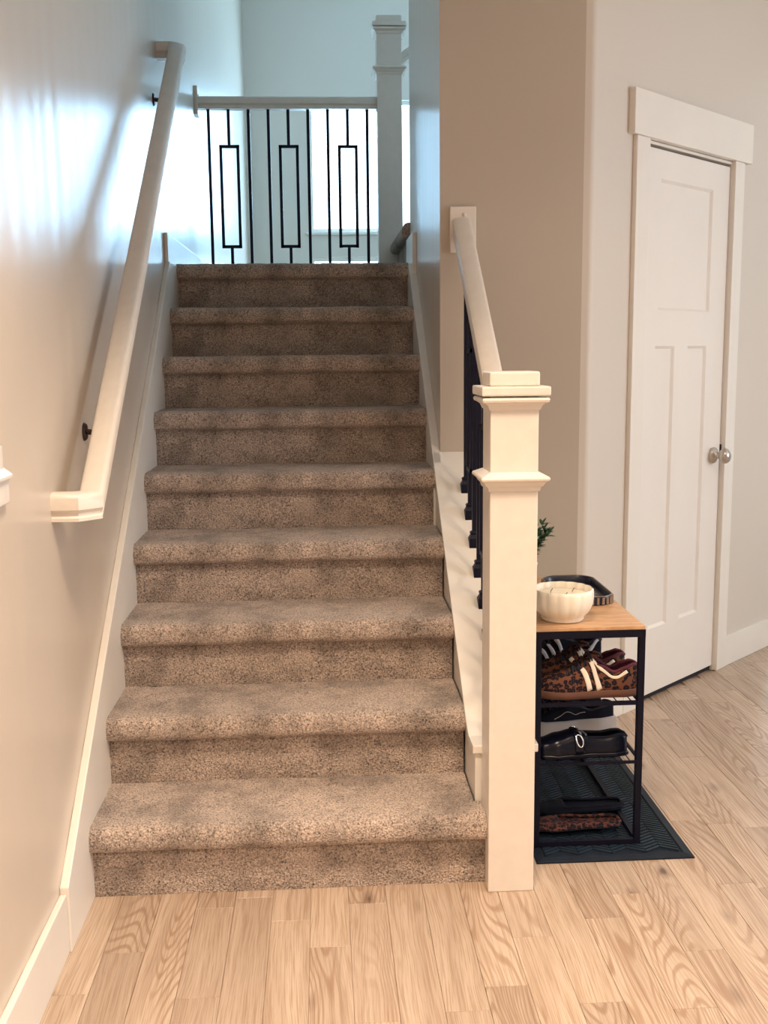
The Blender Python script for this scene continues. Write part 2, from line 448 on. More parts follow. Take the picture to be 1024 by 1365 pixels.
# ------------------------------------------------------------------ floor
bm = bmesh.new()
box(bm, XL, 5.18, -5, 6.9, -.06, -.004)
floor = tag(link('floor', bm, 'laminate_far'), kind='structure')
ST = .0933
x = .351 - ST * 4
k = 0
while x < 2.72:
    xa, xb = max(x, XL), x + ST
    y = -1.05 - rnd.random() * .5
    yend = .10 if xb < 1.12 else (1.04 if xb < 1.47 else 2.55)
    if xa > 1.47: yend = min(2.55, OY + (xa - OX) * math.tan(ANG) + .06)
    while y < yend:
        L = rnd.choice([.36, .46, .52, .6, .74, .9]); y2 = min(y + L, yend)
        if y2 - y > .02:
            bm = bmesh.new(); cx, cy = (xa + xb) / 2, (y + y2) / 2
            g = .0004
            hx, hy = (xb - xa) / 2 - g, (y2 - y) / 2 - g
            vs, fs = box(bm, -hx, hx, -hy, hy, -.004, 0)
            bmesh.ops.bevel(bm, geom=list(fs[1].edges), offset=.0007, segments=1, affect='EDGES')
            o = link('plank', bm, 'laminate', floor); o.location = (cx, cy, rnd.uniform(-.0002, 0))
            k += 1
        y = y2
    x += ST
print('planks', k)

# ------------------------------------------------------------------ staircase
H = .19; RUN = .25
stair = empty('staircase', (0, 0, 0), label='straight flight of nine brown carpeted steps rising from the wooden floor', cat='staircase')
def step_profile(tread_len):
    P = [(.012, 0), (.0115, .03), (.012, .06), (.011, .09), (.011, .112), (.013, .124), (.004, .1275), (-.008, .127), (-.017, .131), (-.0225, .139), (-.0245, .150), (-.024, .162), (-.021, .173), (-.0155, .182), (-.007, .188), (.004, .191)]
    return P, tread_len
def densify(P, d):
    out = [P[0]]
    for a, b in zip(P, P[1:]):
        L = math.hypot(b[0] - a[0], b[1] - a[1]); n = max(1, int(round(L / d)))
        for i in range(1, n + 1): out.append((a[0] + (b[0] - a[0]) * i / n, a[1] + (b[1] - a[1]) * i / n))
    return out
def carpet_step(name, x0, x1, base, tread_len, parent, lib=None, d=.008, xfun=None, seed=0):
    P, tl = step_profile(tread_len)
    P = densify(P + [(tread_len + .012, .1905)], d)
    nx = int((x1 - x0) / d)
    rows = []
    for i, (y, z) in enumerate(P):
        a = P[max(i - 1, 0)]; b = P[min(i + 1, len(P) - 1)]
        ty, tz = b[0] - a[0], b[1] - a[1]; L = math.hypot(ty, tz) or 1
        ny, nz = -tz / L, ty / L
        row = []
        for j in range(nx + 1):
            xx = x0 + (x1 - x0) * j / nx
            q = Vector((xx, y + seed * 3.1, z))
            h = noise.noise(q * 95) * .0016 + noise.noise(q * 12) * .0022
            if i == 0: h = 0
            row.append((xx, y + ny * h, z + nz * h))
        rows.append(row)
    bm = bmesh.new(); V = grid(bm, rows)
    o = link(name, bm, 'carpet', parent, smooth=True)
    o.location = base
    return o
for k in range(9):
    last = k == 8
    if k == 0:
        carpet_step('carpeted_step', -.002, .9795, (0, 0, 0), .062, stair, seed=0)
        # behind the newel the first tread narrows to the curb
        P = [(.062 + .012 + i * .008, .1905) for i in range(26)]
        bm = bmesh.new(); rows = []
        for y, z in P:
            rows.append([(xx * .960 / 118, y, z + noise.noise(Vector((xx * .960 / 118, y, z)) * 95) * .0016 + noise.noise(Vector((xx * .960 / 118, y, z)) * 12) * .0022) for xx in range(119)])
        grid(bm, rows); link('carpeted_tread', bm, 'carpet', stair, smooth=True)
    elif last:
        carpet_step('carpeted_step', -.002, .959, (0, RUN * k, H * k), .10, stair, seed=k)
    else:
        carpet_step('carpeted_step', -.002, .959, (0, RUN * k, H * k), RUN, stair, seed=k)
# solid core so nothing is hollow
bm = bmesh.new()
pts = [(.03, 0)]
for k in range(9): pts += [(.03 + RUN * k, H * (k + 1) - .012), (.03 + RUN * (k + 1), H * (k + 1) - .012)]
pts[-1] = (2.2, H * 9 - .012); pts += [(2.2, 0)]
prism_yz(bm, pts, XL + .002, .955); link('stair_core', bm, 'dark_void', stair)
# landing
land = empty('landing', (0, 2.0, 1.52), kind='structure')
bm = bmesh.new(); box(bm, XL, 1.2, .10, 1.12, .04, .182); box(bm, .958, 1.2, .2, .3, .04, .182); link('landing_floor', bm, 'trim_white', land)
bm = bmesh.new(); rows = [[(xx * .02 - .02, .10 + yy * .02, .190 + noise.noise(Vector((xx, yy, 3)) * .9) * .002) for xx in range(54)] for yy in range(52)]
grid(bm, rows); link('landing_carpet', bm, 'carpet', land, smooth=True)

# skirt boards that follow the pitch
SL = .7645
def skirt(name, x0, x1, pts, parent=None, bv=.003):
    bm = bmesh.new(); prism_yz(bm, pts, x0, x1)
    bevel(bm, bv, 2)
    return tag(link(name, bm, 'trim_white', parent), kind='structure')
zl = lambda y: .139 + .7653 * (y + .254)
skirt('trim_1', XL, 0, [(-.232, 0), (-.232, zl(-.232)), (1.785, zl(1.785)), (1.80, 1.703), (2.1, 1.703), (2.1, 1.3), (.42, 0)])
tag(bbox('trim_2', 'trim_white', None, XL, -.006, 1.79, 3.1, 1.70, 1.815, .003), kind='structure')
zr = lambda y: .949 - SL * (.972 - y)
skirt('trim_3', .957, XR, [(1.0, .50), (1.0, zr(1.0)), (1.93, zr(1.93)), (1.96, 1.703), (2.2, 1.703), (2.2, 1.4)])
tag(bbox('trim_4', 'trim_white', None, .968, XR, 1.90, 2.215, 1.66, 1.825, .003), kind='structure')
tag(bbox('trim_5', 'trim_white', None, .968, XR + .135, 2.2, 2.215, 1.71, 1.825, .003), kind='structure')
# baseboards
tag(bbox('baseboard_left', 'trim_white', None, XL, -.005, -5, -.233, 0, .141, .003), kind='structure')
tag(bbox('baseboard_back', 'trim_white', None, 1.125, 1.47, YB - .015, YB, 0, .13, .003), kind='structure')
def dboard(name, s0, s1, z0, z1, o0, o1, parent=None, mat='trim_white', bv=.0025):
    bm = bmesh.new(); q = [off(s0, o1), off(s1, o1), off(s1, o0), off(s0, o0)]
    prism_xy(bm, [(a.x, a.y) for a in q], z0, z1); bevel(bm, bv, 2)
    return link(name, bm, mat, parent)
tag(dboard('baseboard_door', .722, S1, 0, .130, 0, .015), kind='structure')
tag(dboard('baseboard_corner', S0 + .03, -.085, 0, .130, 0, .015), kind='structure')

# low curb wall that carries the balustrade
bm = bmesh.new()
prism_yz(bm, [(.078, 0), (.078, zr(.078) + .075 - .02), (.16, zr(.16) - .02), (YB, zr(YB) - .02), (YB, 0)], .964, 1.118)
curb = link('wall_curb', bm, 'trim_white'); tag(curb, kind='structure')
bm = bmesh.new()
prism_yz(bm, [(.070, zr(.078) + .053), (.070, zr(.078) + .075), (.150, zr(.16) + .008), (.20, zr(.20)), (YB, zr(YB)), (YB, zr(YB) - .022), (.19, zr(.19) - .022)], .957, 1.126)
bevel(bm, .003, 2)
tag(link('curb_cap', bm, 'trim_white', curb))

# ------------------------------------------------------------------ balustrades
RP = [(-.030, -.012), (-.030, .011), (-.0285, .0175), (-.024, .0215), (-.018, .0232), (0, .0245), (.018, .0232), (.024, .0215), (.0285, .0175), (.030, .011), (.030, -.012), (.026, -.016), (.0225, -.019), (.0225, -.026), (.026, -.030), (.026, -.037), (-.026, -.037), (-.026, -.030), (-.0225, -.026), (-.0225, -.019), (-.026, -.016)]
def newel(parent, x, y, z, w=.114, top=1.29, foot=True):
    h = w / 2
    post = bbox('newel_post', 'rail_white', parent, x - h, x + h, y - h, y + h, z, z + top - .055, .0025)
    def ring(nm, pr, z0):
        bm = bmesh.new(); rows = []
        for o_, dz in pr:
            e = h + o_
            rows.append([(x - e, y - e, z0 + dz), (x + e, y - e, z0 + dz), (x + e, y + e, z0 + dz), (x - e, y + e, z0 + dz)])
        grid(bm, rows, close_v=True, cap=True); return link(nm, bm, 'rail_white', post)
    ring('newel_collar', [(.0, -.028), (.004, -.026), (.006, -.017), (.010, -.014), (.016, -.004), (.023, .0), (.024, .004), (.022, .008), (.003, .017), (0, .018)], z + top - .253)
    ring('newel_moulding', [(.0, -.030), (.003, -.028), (.007, -.018), (.013, -.013), (.020, -.010), (.0215, -.005), (.019, 0)], z + top - .060)
    bm = bmesh.new(); e = h + .0235; box(bm, x - e, x + e, y - e, y + e, z + top - .056, z + top - .034); bevel(bm, .004, 2); link('newel_plate', bm, 'rail_white', post)
    bm = bmesh.new(); e = h + .002; vs, fs = box(bm, x - e, x + e, y - e, y + e, z + top - .034, z + top)
    bevel(bm, .006, 3); link('newel_cap', bm, 'rail_white', post)
    return post
def baluster(parent, x, y, zb, zt, kind, r0=None, r1=None, axis='y', slope=0, rw=.043, hw=.0062):
    """square iron bar on a small shoe; 'frame' carries a tall open rectangle"""
    bm = bmesh.new()
    def B(a0, a1, z0, z1):
        if axis == 'y': box(bm, x - hw, x + hw, y + a0, y + a1, z0, z1)
        else: box(bm, x + a0, x + a1, y - hw, y + hw, z0, z1)
    if kind == 'bar':
        B(-hw, hw, zb, zt)
    else:
        B(-hw, hw, zb, r0); B(-hw, hw, r1, zt)
        B(-rw - hw, rw + hw, r0, r0 + 2 * hw); B(-rw - hw, rw + hw, r1 - 2 * hw, r1)
        B(-rw - hw, -rw + hw, r0, r1); B(rw - hw, rw + hw, r0, r1)
    b = link('baluster', bm, 'black_iron', parent)
    bm = bmesh.new(); rows = []
    for e, dz in ((.0165, -.012), (.0165, .016), (.0145, .019), (.011, .027), (.012, .030), (.0125, .034), (.009, .038)):
        rows.append([(x - e, y - e, zb + dz + slope * 0), (x + e, y - e, zb + dz), (x + e, y + e, zb + dz), (x - e, y + e, zb + dz)])
    # the foot of the shoe follows the pitch
    for v in (0, 1): rows[0][v] = (rows[0][v][0], rows[0][v][1], rows[0][v][2] - slope * .0165)
    for v in (2, 3): rows[0][v] = (rows[0][v][0], rows[0][v][1], rows[0][v][2] + slope * .0165)
    grid(bm, rows, close_v=True, cap=True); link('baluster_shoe', bm, 'black_iron', b)
    return b
def rosette(parent, x, y, z, facing, mirror=1):
    if facing == '-y':
        r = bbox('rail_rosette', 'rail_white', parent, x - .043, x + .043, y - .014, y, z - .074, z + .074, .003)
        bm = bmesh.new(); tube(bm, [(x + .004, y - .0135, z + .047), (x + .004, y - .018, z + .047)], [.007, .005], 10); link('screw_plug', bm, 'rail_white', r, smooth=True)
    else:
        r = bbox('rail_rosette', 'rail_white', parent, x, x + .018, y - .045, y + .045, z - .068, z + .068, .003)
        bm = bmesh.new(); tube(bm, [(x + .018, y - .012, z + .03), (x + .022, y - .012, z + .03)], [.005, .004], 10); link('screw_plug', bm, 'rail_white', r, smooth=True)
    return r
XB = 1.055
bal = empty('stair_balustrade', (0, 0, 0), label='white stair railing with big square newel post and black iron balusters beside the carpeted steps', cat='railing')
newel(bal, 1.037, .015, 0)
zrail = lambda y: 1.733 + SL * (y - (YB - .03))
bm = bmesh.new(); sweep(bm, [(XB, .068, zrail(.068)), (XB, YB - .014, zrail(YB - .014))], [(s, u * 1.12) for s, u in RP])
link('handrail', bm, 'rail_white', bal, smooth=True, auto=35)
rosette(bal, 1.060, YB, 1.733, '-y')
for i in range(9):
    y = .901 - .0955 * i
    zb = zr(y) + .001; zt = zrail(y) - .036
    if i % 3 == 1: baluster(bal, XB - .003, y, zb, zt, 'frame', zb + .14, zt - .19, slope=SL)
    else: baluster(bal, XB - .003, y, zb, zt, 'bar', slope=SL)

YR = 3.05
lb = empty('landing_balustrade', (0, 0, 0), label='white railing with black iron balusters across the landing in front of the window', cat='railing')
newel(lb, .953, YR, 1.70, w=.124, top=1.292)
bm = bmesh.new(); sweep(bm, [(XL + .018, YR, 2.592), (.893, YR, 2.592)], [(s, u) for s, u in RP])
link('handrail', bm, 'rail_white', lb, smooth=True, auto=35)
rosette(lb, XL, YR, 2.592, '+x')
for i in range(9):
    x = .044 + .0997 * i
    if i % 3 == 1: baluster(lb, x, YR, 1.712, 2.56, 'frame', 1.877, 2.384, axis='x', hw=.0074)
    else: baluster(lb, x, YR, 1.712, 2.56, 'bar', hw=.0074)

# upper flight that starts at the far newel and climbs to the right
uf = empty('upper_flight', (0, 0, 0), label='short carpeted upper flight just visible beyond the right stair wall', cat='staircase')
for k in range(5):
    P = densify(step_profile(RUN)[0] + [(RUN + .012, .1905)], .02)
    bm = bmesh.new(); rows = [[(.975 + RUN * k + a, 2.216 + j * (2.982 - 2.216) / 20, 1.71 + H * k + b) for j in range(21)] for a, b in P]
    V = grid(bm, rows); bm.faces.new([q[0] for q in V]); link('carpeted_step', bm, 'carpet', uf, smooth=True, auto=60)
bm = bmesh.new()
a = [(.99 + RUN * k, z) for k in range(5) for z in (1.712 + H * k, 1.885 + H * k)] + [(.99 + RUN * 5, 1.885 + H * 4), (.99 + RUN * 5, 2.2), (1.25, 1.712)]
va = [bm.verts.new((x, 2.216, z)) for x, z in a]; vb = [bm.verts.new((x, 2.982, z)) for x, z in a]
bm.faces.new(va); bm.faces.new(vb[::-1])
for i in range(len(a)): bm.faces.new((va[i], vb[i], vb[(i + 1) % len(a)], va[(i + 1) % len(a)]))
link('stair_core', bm, 'trim_white', uf)
bm = bmesh.new(); sweep(bm, [(1.01, YR, 2.80), (2.25, YR, 2.80 + 1.24 * .76)], RP); link('handrail', bm, 'rail_white', uf, smooth=True, auto=35)

# wall handrail on the left
wr = empty('wall_handrail', (XL, 0, 1.0), label='long white handrail with returned ends fixed along the left stair wall', cat='handrail')
bm = bmesh.new()
zc = lambda y: 1.012 + .806 * (y + .045)
path = [(XL, -.090, 1.008), (.030, -.090, 1.008), (.058, -.060, 1.010), (.058, -.045, zc(-.045)), (.058, 1.745, zc(1.745)), (.058, 1.79, zc(1.79)), (.058, 1.805, zc(1.79) + .003), (.055, 1.812, zc(1.79) + .004), (XL, 1.812, zc(1.79) + .004)]
path = [path[0], path[1], (.058, -.062, 1.008), path[4], (.058, 1.812, zc(1.79) + .01), (XL, 1.812, zc(1.79) + .01)]
prof = [(s * 1.0, u * 1.05) for s, u in RP]
sweep(bm, [(a - XL, b, c_ - 1.0) for a, b, c_ in path], prof); link('handrail', bm, 'rail_white', wr, smooth=True, auto=35)
for yb in (.25, 1.66):
    z = zc(yb)
    bm = bmesh.new()
    tube(bm, [(0, yb, z - 1.0 - .105), (.006, yb, z - 1.0 - .105)], [.024, .020], 16)
    tube(bm, [(.004, yb, z - 1.0 - .105), (.035, yb, z - 1.0 - .108), (.062, yb, z - 1.0 - .092), (.076, yb, z - 1.0 - .06), (.078, yb, z - 1.0 - .03)], .0075, 10)
    link('handrail_bracket', bm, 'bronze', wr, smooth=True, auto=50)['label'] = 'dark bronze handrail bracket'

# ------------------------------------------------------------------ closet door
door = empty('door_1', (OX, OY, 0), ANG, kind='structure')   # local: x along wall, -y into the room
def dl(nm, mat, x0, x1, y0, y1, z0, z1, bv=.0015, parent=None):
    return bbox(nm, mat, parent or door, x0, x1, y0, y1, z0, z1, bv)
bm = bmesh.new()
# slab with three recessed panels
xs = [0, .108, .247, .346, .500, DW]; fy = .004; back = .038; dp = .009
Z0 = .022; Z1 = 2.045
rects = [(.113, .505, 1.482, 1.945), (.103, .243, .28, 1.352), (.343, .493, .28, 1.352)]
XS = sorted({0, .636, .113, .505, .103, .243, .343, .493}); ZS = sorted({Z0, Z1, 1.482, 1.945, .28, 1.352})
def inside(x, z): return any(a < x < b and c < z < d for a, b, c, d in rects)
vc = {}
def V_(x, y, z):
    kx = (round(x, 4), round(y, 4), round(z, 4))
    if kx not in vc: vc[kx] = bm.verts.new(kx)
    return vc[kx]
for i in range(len(XS) - 1):
    for j in range(len(ZS) - 1):
        if not inside((XS[i] + XS[i + 1]) / 2, (ZS[j] + ZS[j + 1]) / 2):
            bm.faces.new([V_(XS[i], fy, ZS[j]), V_(XS[i + 1], fy, ZS[j]), V_(XS[i + 1], fy, ZS[j + 1]), V_(XS[i], fy, ZS[j + 1])])
def rect_loop(a, b, c_, d, y):
    return [(x, y, c_) for x in XS if a <= x <= b] + [(b, y, z) for z in ZS if c_ < z <= d] + [(x, y, d) for x in reversed(XS) if a <= x < b] + [(a, y, z) for z in reversed(ZS) if c_ < z < d]
for a, b, c_, d in rects:
    lo = rect_loop(a, b, c_, d, fy)
    iw = .010
    li = [(min(max(x, a + iw), b - iw), fy + dp, min(max(z, c_ + iw), d - iw)) for x, y, z in lo]
    lov = [V_(*p_) for p_ in lo]; liv = [bm.verts.new(p_) for p_ in li]
    n = len(lo)
    for i in range(n): bm.faces.new((lov[i], lov[(i + 1) % n], liv[(i + 1) % n], liv[i]))
    bm.faces.new(liv)
edge = [(x, fy, Z0) for x in XS] + [(.636, fy, z) for z in ZS[1:]] + [(x, fy, Z1) for x in reversed(XS[:-1])] + [(0, fy, z) for z in reversed(ZS[1:-1])]
ev = [V_(*e) for e in edge]; bv_ = [bm.verts.new((e[0], back, e[2])) for e in edge]
for i in range(len(ev)): bm.faces.new((ev[i], bv_[i], bv_[(i + 1) % len(ev)], ev[(i + 1) % len(ev)]))
bm.faces.new(bv_)
slab = link('door_slab', bm, 'door_white', door)
bm = bmesh.new()
box(bm, -.012, -.003, -.001, .11, 0, DH + .01); box(bm, DW + .003, DW + .012, -.001, .11, 0, DH + .01); box(bm, -.003, DW + .003, 0, .11, DH, DH + .01)
box(bm, -.003, .010, .042, .055, 0, DH); box(bm, DW - .010, DW + .003, .042, .055, 0, DH)
link('door_jamb', bm, 'trim_white', door)
dl('door_casing', 'trim_white', -.090, -.004, -.018, 0, 0, DH + .012, .0025)
dl('door_casing', 'trim_white', DW + .006, DW + .085, -.018, 0, 0, DH + .012, .0025)
dl('door_header', 'trim_white', -.122, .768, -.026, 0, DH + .012, DH + .162, .003)
dl('gap_shade', 'dark_void', .002, DW - .002, .010, .034, .004, .022, 0)['label'] = 'dark strip for the shade under the door'  # near-black box paints the shaded gap below the slab
dl('closet_shade', 'dark_void', -.0, DW, .06, .065, 0, DH, 0)  # near-black sheet stands in for the closet's darkness
for z in (1.858, 1.052, .266):
    bm = bmesh.new(); tube(bm, [(-.001, -.0045, z - .045), (-.001, -.0045, z + .045)], .0062, 10)
    tube(bm, [(-.001, -.0045, z - .049), (-.001, -.0045, z - .045)], .0045, 8); tube(bm, [(-.001, -.0045, z + .045), (-.001, -.0045, z + .049)], .0045, 8)
    link('door_hinge', bm, 'nickel', door, smooth=True, auto=50)['label'] = 'satin nickel hinge'
def lathe_y(bm, prof, c, n=24):
    rows = [[(c[0] + r * math.cos(i / n * 2 * PI), c[1] + d, c[2] + r * math.sin(i / n * 2 * PI)) for i in range(n)] for r, d in prof]
    grid(bm, rows, close_v=True, cap=True)
KX, KZ = .575, .915
bm = bmesh.new(); lathe_y(bm, [(.031, .004), (.033, -.002), (.031, -.007), (.022, -.013), (.014, -.018), (.012, -.026), (.013, -.032)], (KX, 0, KZ))
kn = link('door_knob', bm, 'nickel', door, smooth=True, auto=50); kn['label'] = 'round satin nickel door knob'
bm = bmesh.new(); lathe_y(bm, [(.011, -.030), (.022, -.034), (.0290, -.041), (.0315, -.049), (.0305, -.058), (.0245, -.067), (.015, -.073), (.004, -.075)], (KX, 0, KZ))
link('knob_ball', bm, 'nickel', kn, smooth=True)
dl('strike_plate', 'bronze', DW + .002, DW + .0055, -.002, .022, .895, .955, .0005)

# ------------------------------------------------------------------ light switch
sw = empty('light_switch', (XL, -.528, 1.115), label='white light switch plate with a boxy cover on its lower half, on the left wall', cat='switch')
bbox('switch_plate', 'plastic_white', sw, 0, .006, -.06, .072, -.030, .055, .0025)
bbox('switch_cover', 'plastic_white', sw, 0, .012, -.06, .080, -.055, .002, .003)
bm = bmesh.new(); vs = [bm.verts.new(p) for p in ((0, -.062, .018), (0, .072, .018), (.018, .086, -.001), (.018, -.062, -.001), (0, -.062, .002), (0, .072, .002), (.018, .086, -.006), (.018, -.062, -.006))]
for f in ((0, 1, 2, 3), (4, 7, 6, 5), (0, 4, 5, 1), (1, 5, 6, 2), (2, 6, 7, 3), (3, 7, 4, 0)): bm.faces.new([vs[i] for i in f])
link('cover_lip', bm, 'plastic_white', sw)
for dy in (-.022, .03):
    bbox('switch_toggle', 'plastic_white', sw, .006, .010, dy - .012, dy + .012, .022, .048, .001)

# ------------------------------------------------------------------ door mat
mt = empty('door_mat', (1.342, .50, 0), label='black herringbone rubber door mat under the shoe rack', cat='mat')
MX, MY = .212, .410
bm = bmesh.new(); box(bm, -MX, MX, -MY, MY, .0005, .004); link('mat_base', bm, 'mat_rubber', mt)
bm = bmesh.new(); rows = []
for e, z in ((0, .0005), (.004, .005), (.022, .008), (.026, .0045)):
    rows.append([(-MX + e, -MY + e, z), (MX - e, -MY + e, z), (MX - e, MY - e, z), (-MX + e, MY - e, z)])
grid(bm, rows, close_v=True); link('mat_border', bm, 'mat_rubber', mt)
bm = bmesh.new(); x = -MX + .030; cw = (2 * MX - .060) / 8; flip = 1
while x + cw <= MX - .0275:
    y = -MY + .034
    while y < MY - .06:
        dy = .024 * flip
        ya, yb_ = y + (0 if flip > 0 else .024), y + (.024 if flip > 0 else 0)
        q = [(x + .001, ya), (x + cw - .001, yb_), (x + cw - .001, yb_ + .0085), (x + .001, ya + .0085)]
        prism_xy(bm, q, .004, .0085); y += .0155
    x += cw; flip = -flip
tag(link('mat_ribs', bm, 'mat_rib', mt), kind='stuff')

# ------------------------------------------------------------------ shoe rack
RX0, RX1, RY0, RY1, RT = 1.136, 1.430, .168, .802, .618
rack = empty('shoe_rack', (RX0, RY0, 0), label='narrow black metal shoe rack with wooden top beside the newel post', cat='shoe rack')
RW, RL = RX1 - RX0, RY1 - RY0
bm = bmesh.new(); box(bm, .001, RW - .001, .001, RL - .001, RT - .010, RT); bevel(bm, .001, 1); link('wooden_top', bm, 'table_wood', rack)
bm = bmesh.new()
for a, b, c_, d in ((0, RW, 0, .018), (0, RW, RL - .018, RL), (0, .018, .018, RL - .018), (RW - .018, RW, .018, RL - .018)): box(bm, a, b, c_, d, RT - .030, RT - .010)
link('top_frame', bm, 'black_steel', rack)
LW = .017
for xx in (0, RW - LW):
    for yy in (0, RL - LW): bbox('leg', 'black_steel', rack, xx, xx + LW, yy, yy + LW, .008, RT - .030, .0008, 1)
for z, t in ((.412, .010), (.245, .007), (.022, .014)):
    bm = bmesh.new()
    box(bm, LW, RW - LW, 0, t, z - t, z); box(bm, LW, RW - LW, RL - t, RL, z - t, z)
    box(bm, 0, t, LW, RL - LW, z - t, z); box(bm, RW - t, RW, LW, RL - LW, z - t, z)
    sh = link('shelf_frame', bm, 'black_steel', rack)
    if z > .1:
        bm = bmesh.new()
        for i in range(7):
            xx = .03 + i * (RW - .06) / 6
            tube(bm, [(xx, .002, z - .004), (xx, RL - .002, z - .004)], .0017, 6)
        for yy in (RL * .33, RL * .66): tube(bm, [(.002, yy, z - .006), (RW - .002, yy, z - .006)], .0017, 6)
        link('shelf_wires', bm, 'metal_wire', sh, smooth=True)

# ------------------------------------------------------------------ shoes
def smooth_interp(pts, t):
    for (a, va), (b, vb) in zip(pts, pts[1:]):
        if t <= b:
            u = (t - a) / (b - a); u = u * u * (3 - 2 * u)
            return va + (vb - va) * u
    return pts[-1][1]
class Shoe:
    """local x: heel at 0, toe at +L; y across; z up"""
    def __init__(s, name, loc, rz, L, label, cat, group=None, wid=1.0, hh=1.0, openr=(-.01, .45), sole_h=.022, low=False, pitch=0):
        s.L = L; s.e = empty(name, loc, rz, label=label, cat=cat, group=group)
        s.e.rotation_euler = (0, pitch, rz)
        s.W = [(0, .021), (.04, .027), (.15, .034), (.35, .033), (.55, .040), (.72, .045), (.86, .038), (.95, .025), (1.0, .010)]
        if low: s.Hh = [(0, .050), (.06, .058), (.25, .050), (.42, .052), (.55, .058), (.70, .048), (.85, .036), (.96, .026), (1.0, .012)]
        else: s.Hh = [(0, .082), (.05, .087), (.12, .078), (.24, .064), (.38, .085), (.46, .098), (.60, .072), (.74, .052), (.88, .042), (.96, .032), (1.0, .014)]
        s.wid, s.hh, s.op, s.sh = wid, hh, openr, sole_h
    def w(s, t): return smooth_interp(s.W, t) * s.wid
    def h(s, t): return smooth_interp(s.Hh, t) * s.hh
    def S(s, t, u, o=0):
        a = abs(u) * PI / 2; w_, h_ = s.w(t) + o, s.h(t) + o
        y = w_ * max(0, math.cos(a)) ** .55 * (1.04 if abs(u) < .2 else 1)
        z = h_ * math.sin(a) ** .85
        return Vector((t * s.L + o * (t - .5), y * (1 if u >= 0 else -1), s.sh * .75 + z))
    def upper(s, mat, lining, uo=.60):
        nt, nu = 34, 18
        bm = bmesh.new(); V = []
        for i in range(nt + 1):
            t = i / nt; row = []
            for j in range(nu + 1):
                u = j / nu * 2 - 1
                row.append(bm.verts.new(s.S(t, -u if False else u) if abs(u) > 1e-6 or True else None))
            V.append(row)
        # rows run u=-1 (top) .. 0 (base, both sides meet)?  keep two half strips
        bm.free(); bm = bmesh.new()
        rows = []
        for i in range(nt + 1):
            t = i / nt
            left = [s.S(t, .001 + .999 * j / nu) for j in range(nu + 1)]
            right = [Vector((p.x, -p.y, p.z)) for p in reversed(left[:-1])]
            rows.append([bm.verts.new(p) for p in left + right])
        n = len(rows[0])
        for i in range(nt):
            t = (i + .5) / nt
            for j in range(n - 1):
                uu = (j + .5) / nu if j < nu else (2 * nu - j - .5) / nu
                k = uo
                if s.op[0] < t < s.op[1] and uu > k: continue
                bm.faces.new((rows[i][j], rows[i + 1][j], rows[i + 1][j + 1], rows[i][j + 1]))
        kk = int(uo * nu); bm.faces.new(rows[0][:kk + 1] + rows[0][-(kk + 1):]); bm.faces.new([v for v in rows[-1]][::-1])
        bmesh.ops.delete(bm, geom=[v for v in bm.verts if not v.link_faces], context='VERTS')
        o = link('shoe_upper', bm, [mat, lining], s.e, smooth=True)
        m = o.modifiers.new('thick', 'SOLIDIFY'); m.thickness = .005; m.offset = -1; m.material_offset = 1
        # collar roll
        bm = bmesh.new(); pts = []
        N = 16
        o0 = max(0, s.op[0]); ts = [o0 + (s.op[1] - o0) * i / N for i in range(N + 1)]
        l = [s.S(t, uo, -.002) for t in ts]; r = [Vector((p.x, -p.y, p.z)) for p in reversed(l)]
        loop = l + r; rows = []
        M = len(loop)
        for i, p in enumerate(loop):
            d = (loop[(i + 1) % M] - loop[i - 1]).normalized(); a = d.cross(Vector((0, 0, 1))).normalized(); b = a.cross(d)
            rows.append([p + (a * math.cos(q / 8 * 2 * PI) + b * math.sin(q / 8 * 2 * PI)) * .0045 for q in range(8)])
        grid(bm, rows, close_u=True, close_v=True)
        link('shoe_collar', bm, lining, s.e, smooth=True)
        # insole
        bm = bmesh.new(); rows = [[Vector((t * s.L, s.w(t) * .85 * v, s.sh + .002)) for v in (-1, 0, 1)] for t in [i / 16 for i in range(17)]]
        grid(bm, rows); link('insole', bm, lining, s.e)
        return o
    def sole(s, mat, ext=.004, heel=0, rocker=0):
        bm = bmesh.new(); N = 30
        def ring(e, z, zf=None):
            L = [Vector((t * s.L + (e if t > .99 else (-e if t < .01 else 0)), s.w(t) + e, z + (zf(t) if zf else 0))) for t in [i / N for i in range(N + 1)]]
            return L + [Vector((p.x, -p.y, p.z)) for p in reversed(L)]
        up = (lambda t: rocker * max(0, (t - .7) / .3) ** 2 + heel * max(0, (.5 - t)) * 1.0)
        dn = (lambda t: rocker * max(0, (t - .7) / .3) ** 2 + rocker * .5 * max(0, (.12 - t) / .12) ** 2)
        grid(bm, [ring(ext - .003, 0, dn), ring(ext, .003, dn), ring(ext + .001, s.sh * .6, up), ring(ext, s.sh - .002, up), ring(ext - .004, s.sh, up)], close_v=True, cap=True)
        return link('shoe_sole', bm, mat, s.e, smooth=True, auto=50)
    def patch(s, name, pts, w0, w1, mat, o=.0012, side=1, steps=14):
        """a band over the surface through (t,u) points, width w in t"""
        bm = bmesh.new(); rows = []
        for i in range(steps + 1):
            f = i / steps * (len(pts) - 1); a = min(int(f), len(pts) - 2); f -= a
            t = pts[a][0] + (pts[a + 1][0] - pts[a][0]) * f; u = pts[a][1] + (pts[a + 1][1] - pts[a][1]) * f
            dt, du = pts[a + 1][0] - pts[a][0], (pts[a + 1][1] - pts[a][1]) * .45
            n = math.hypot(dt, du) or 1; nx, nu_ = -du / n, dt / n
            ww = (w0 + (w1 - w0) * i / steps) / 2
            row = [s.S(min(.99, max(.01, t + nx * ww * k)), min(.98, max(.02, u + nu_ * ww * k / .45)), o) for k in (-1, -.33, .33, 1)]
            if side < 0:
                for p in row: p.y = -p.y
            rows.append(row)
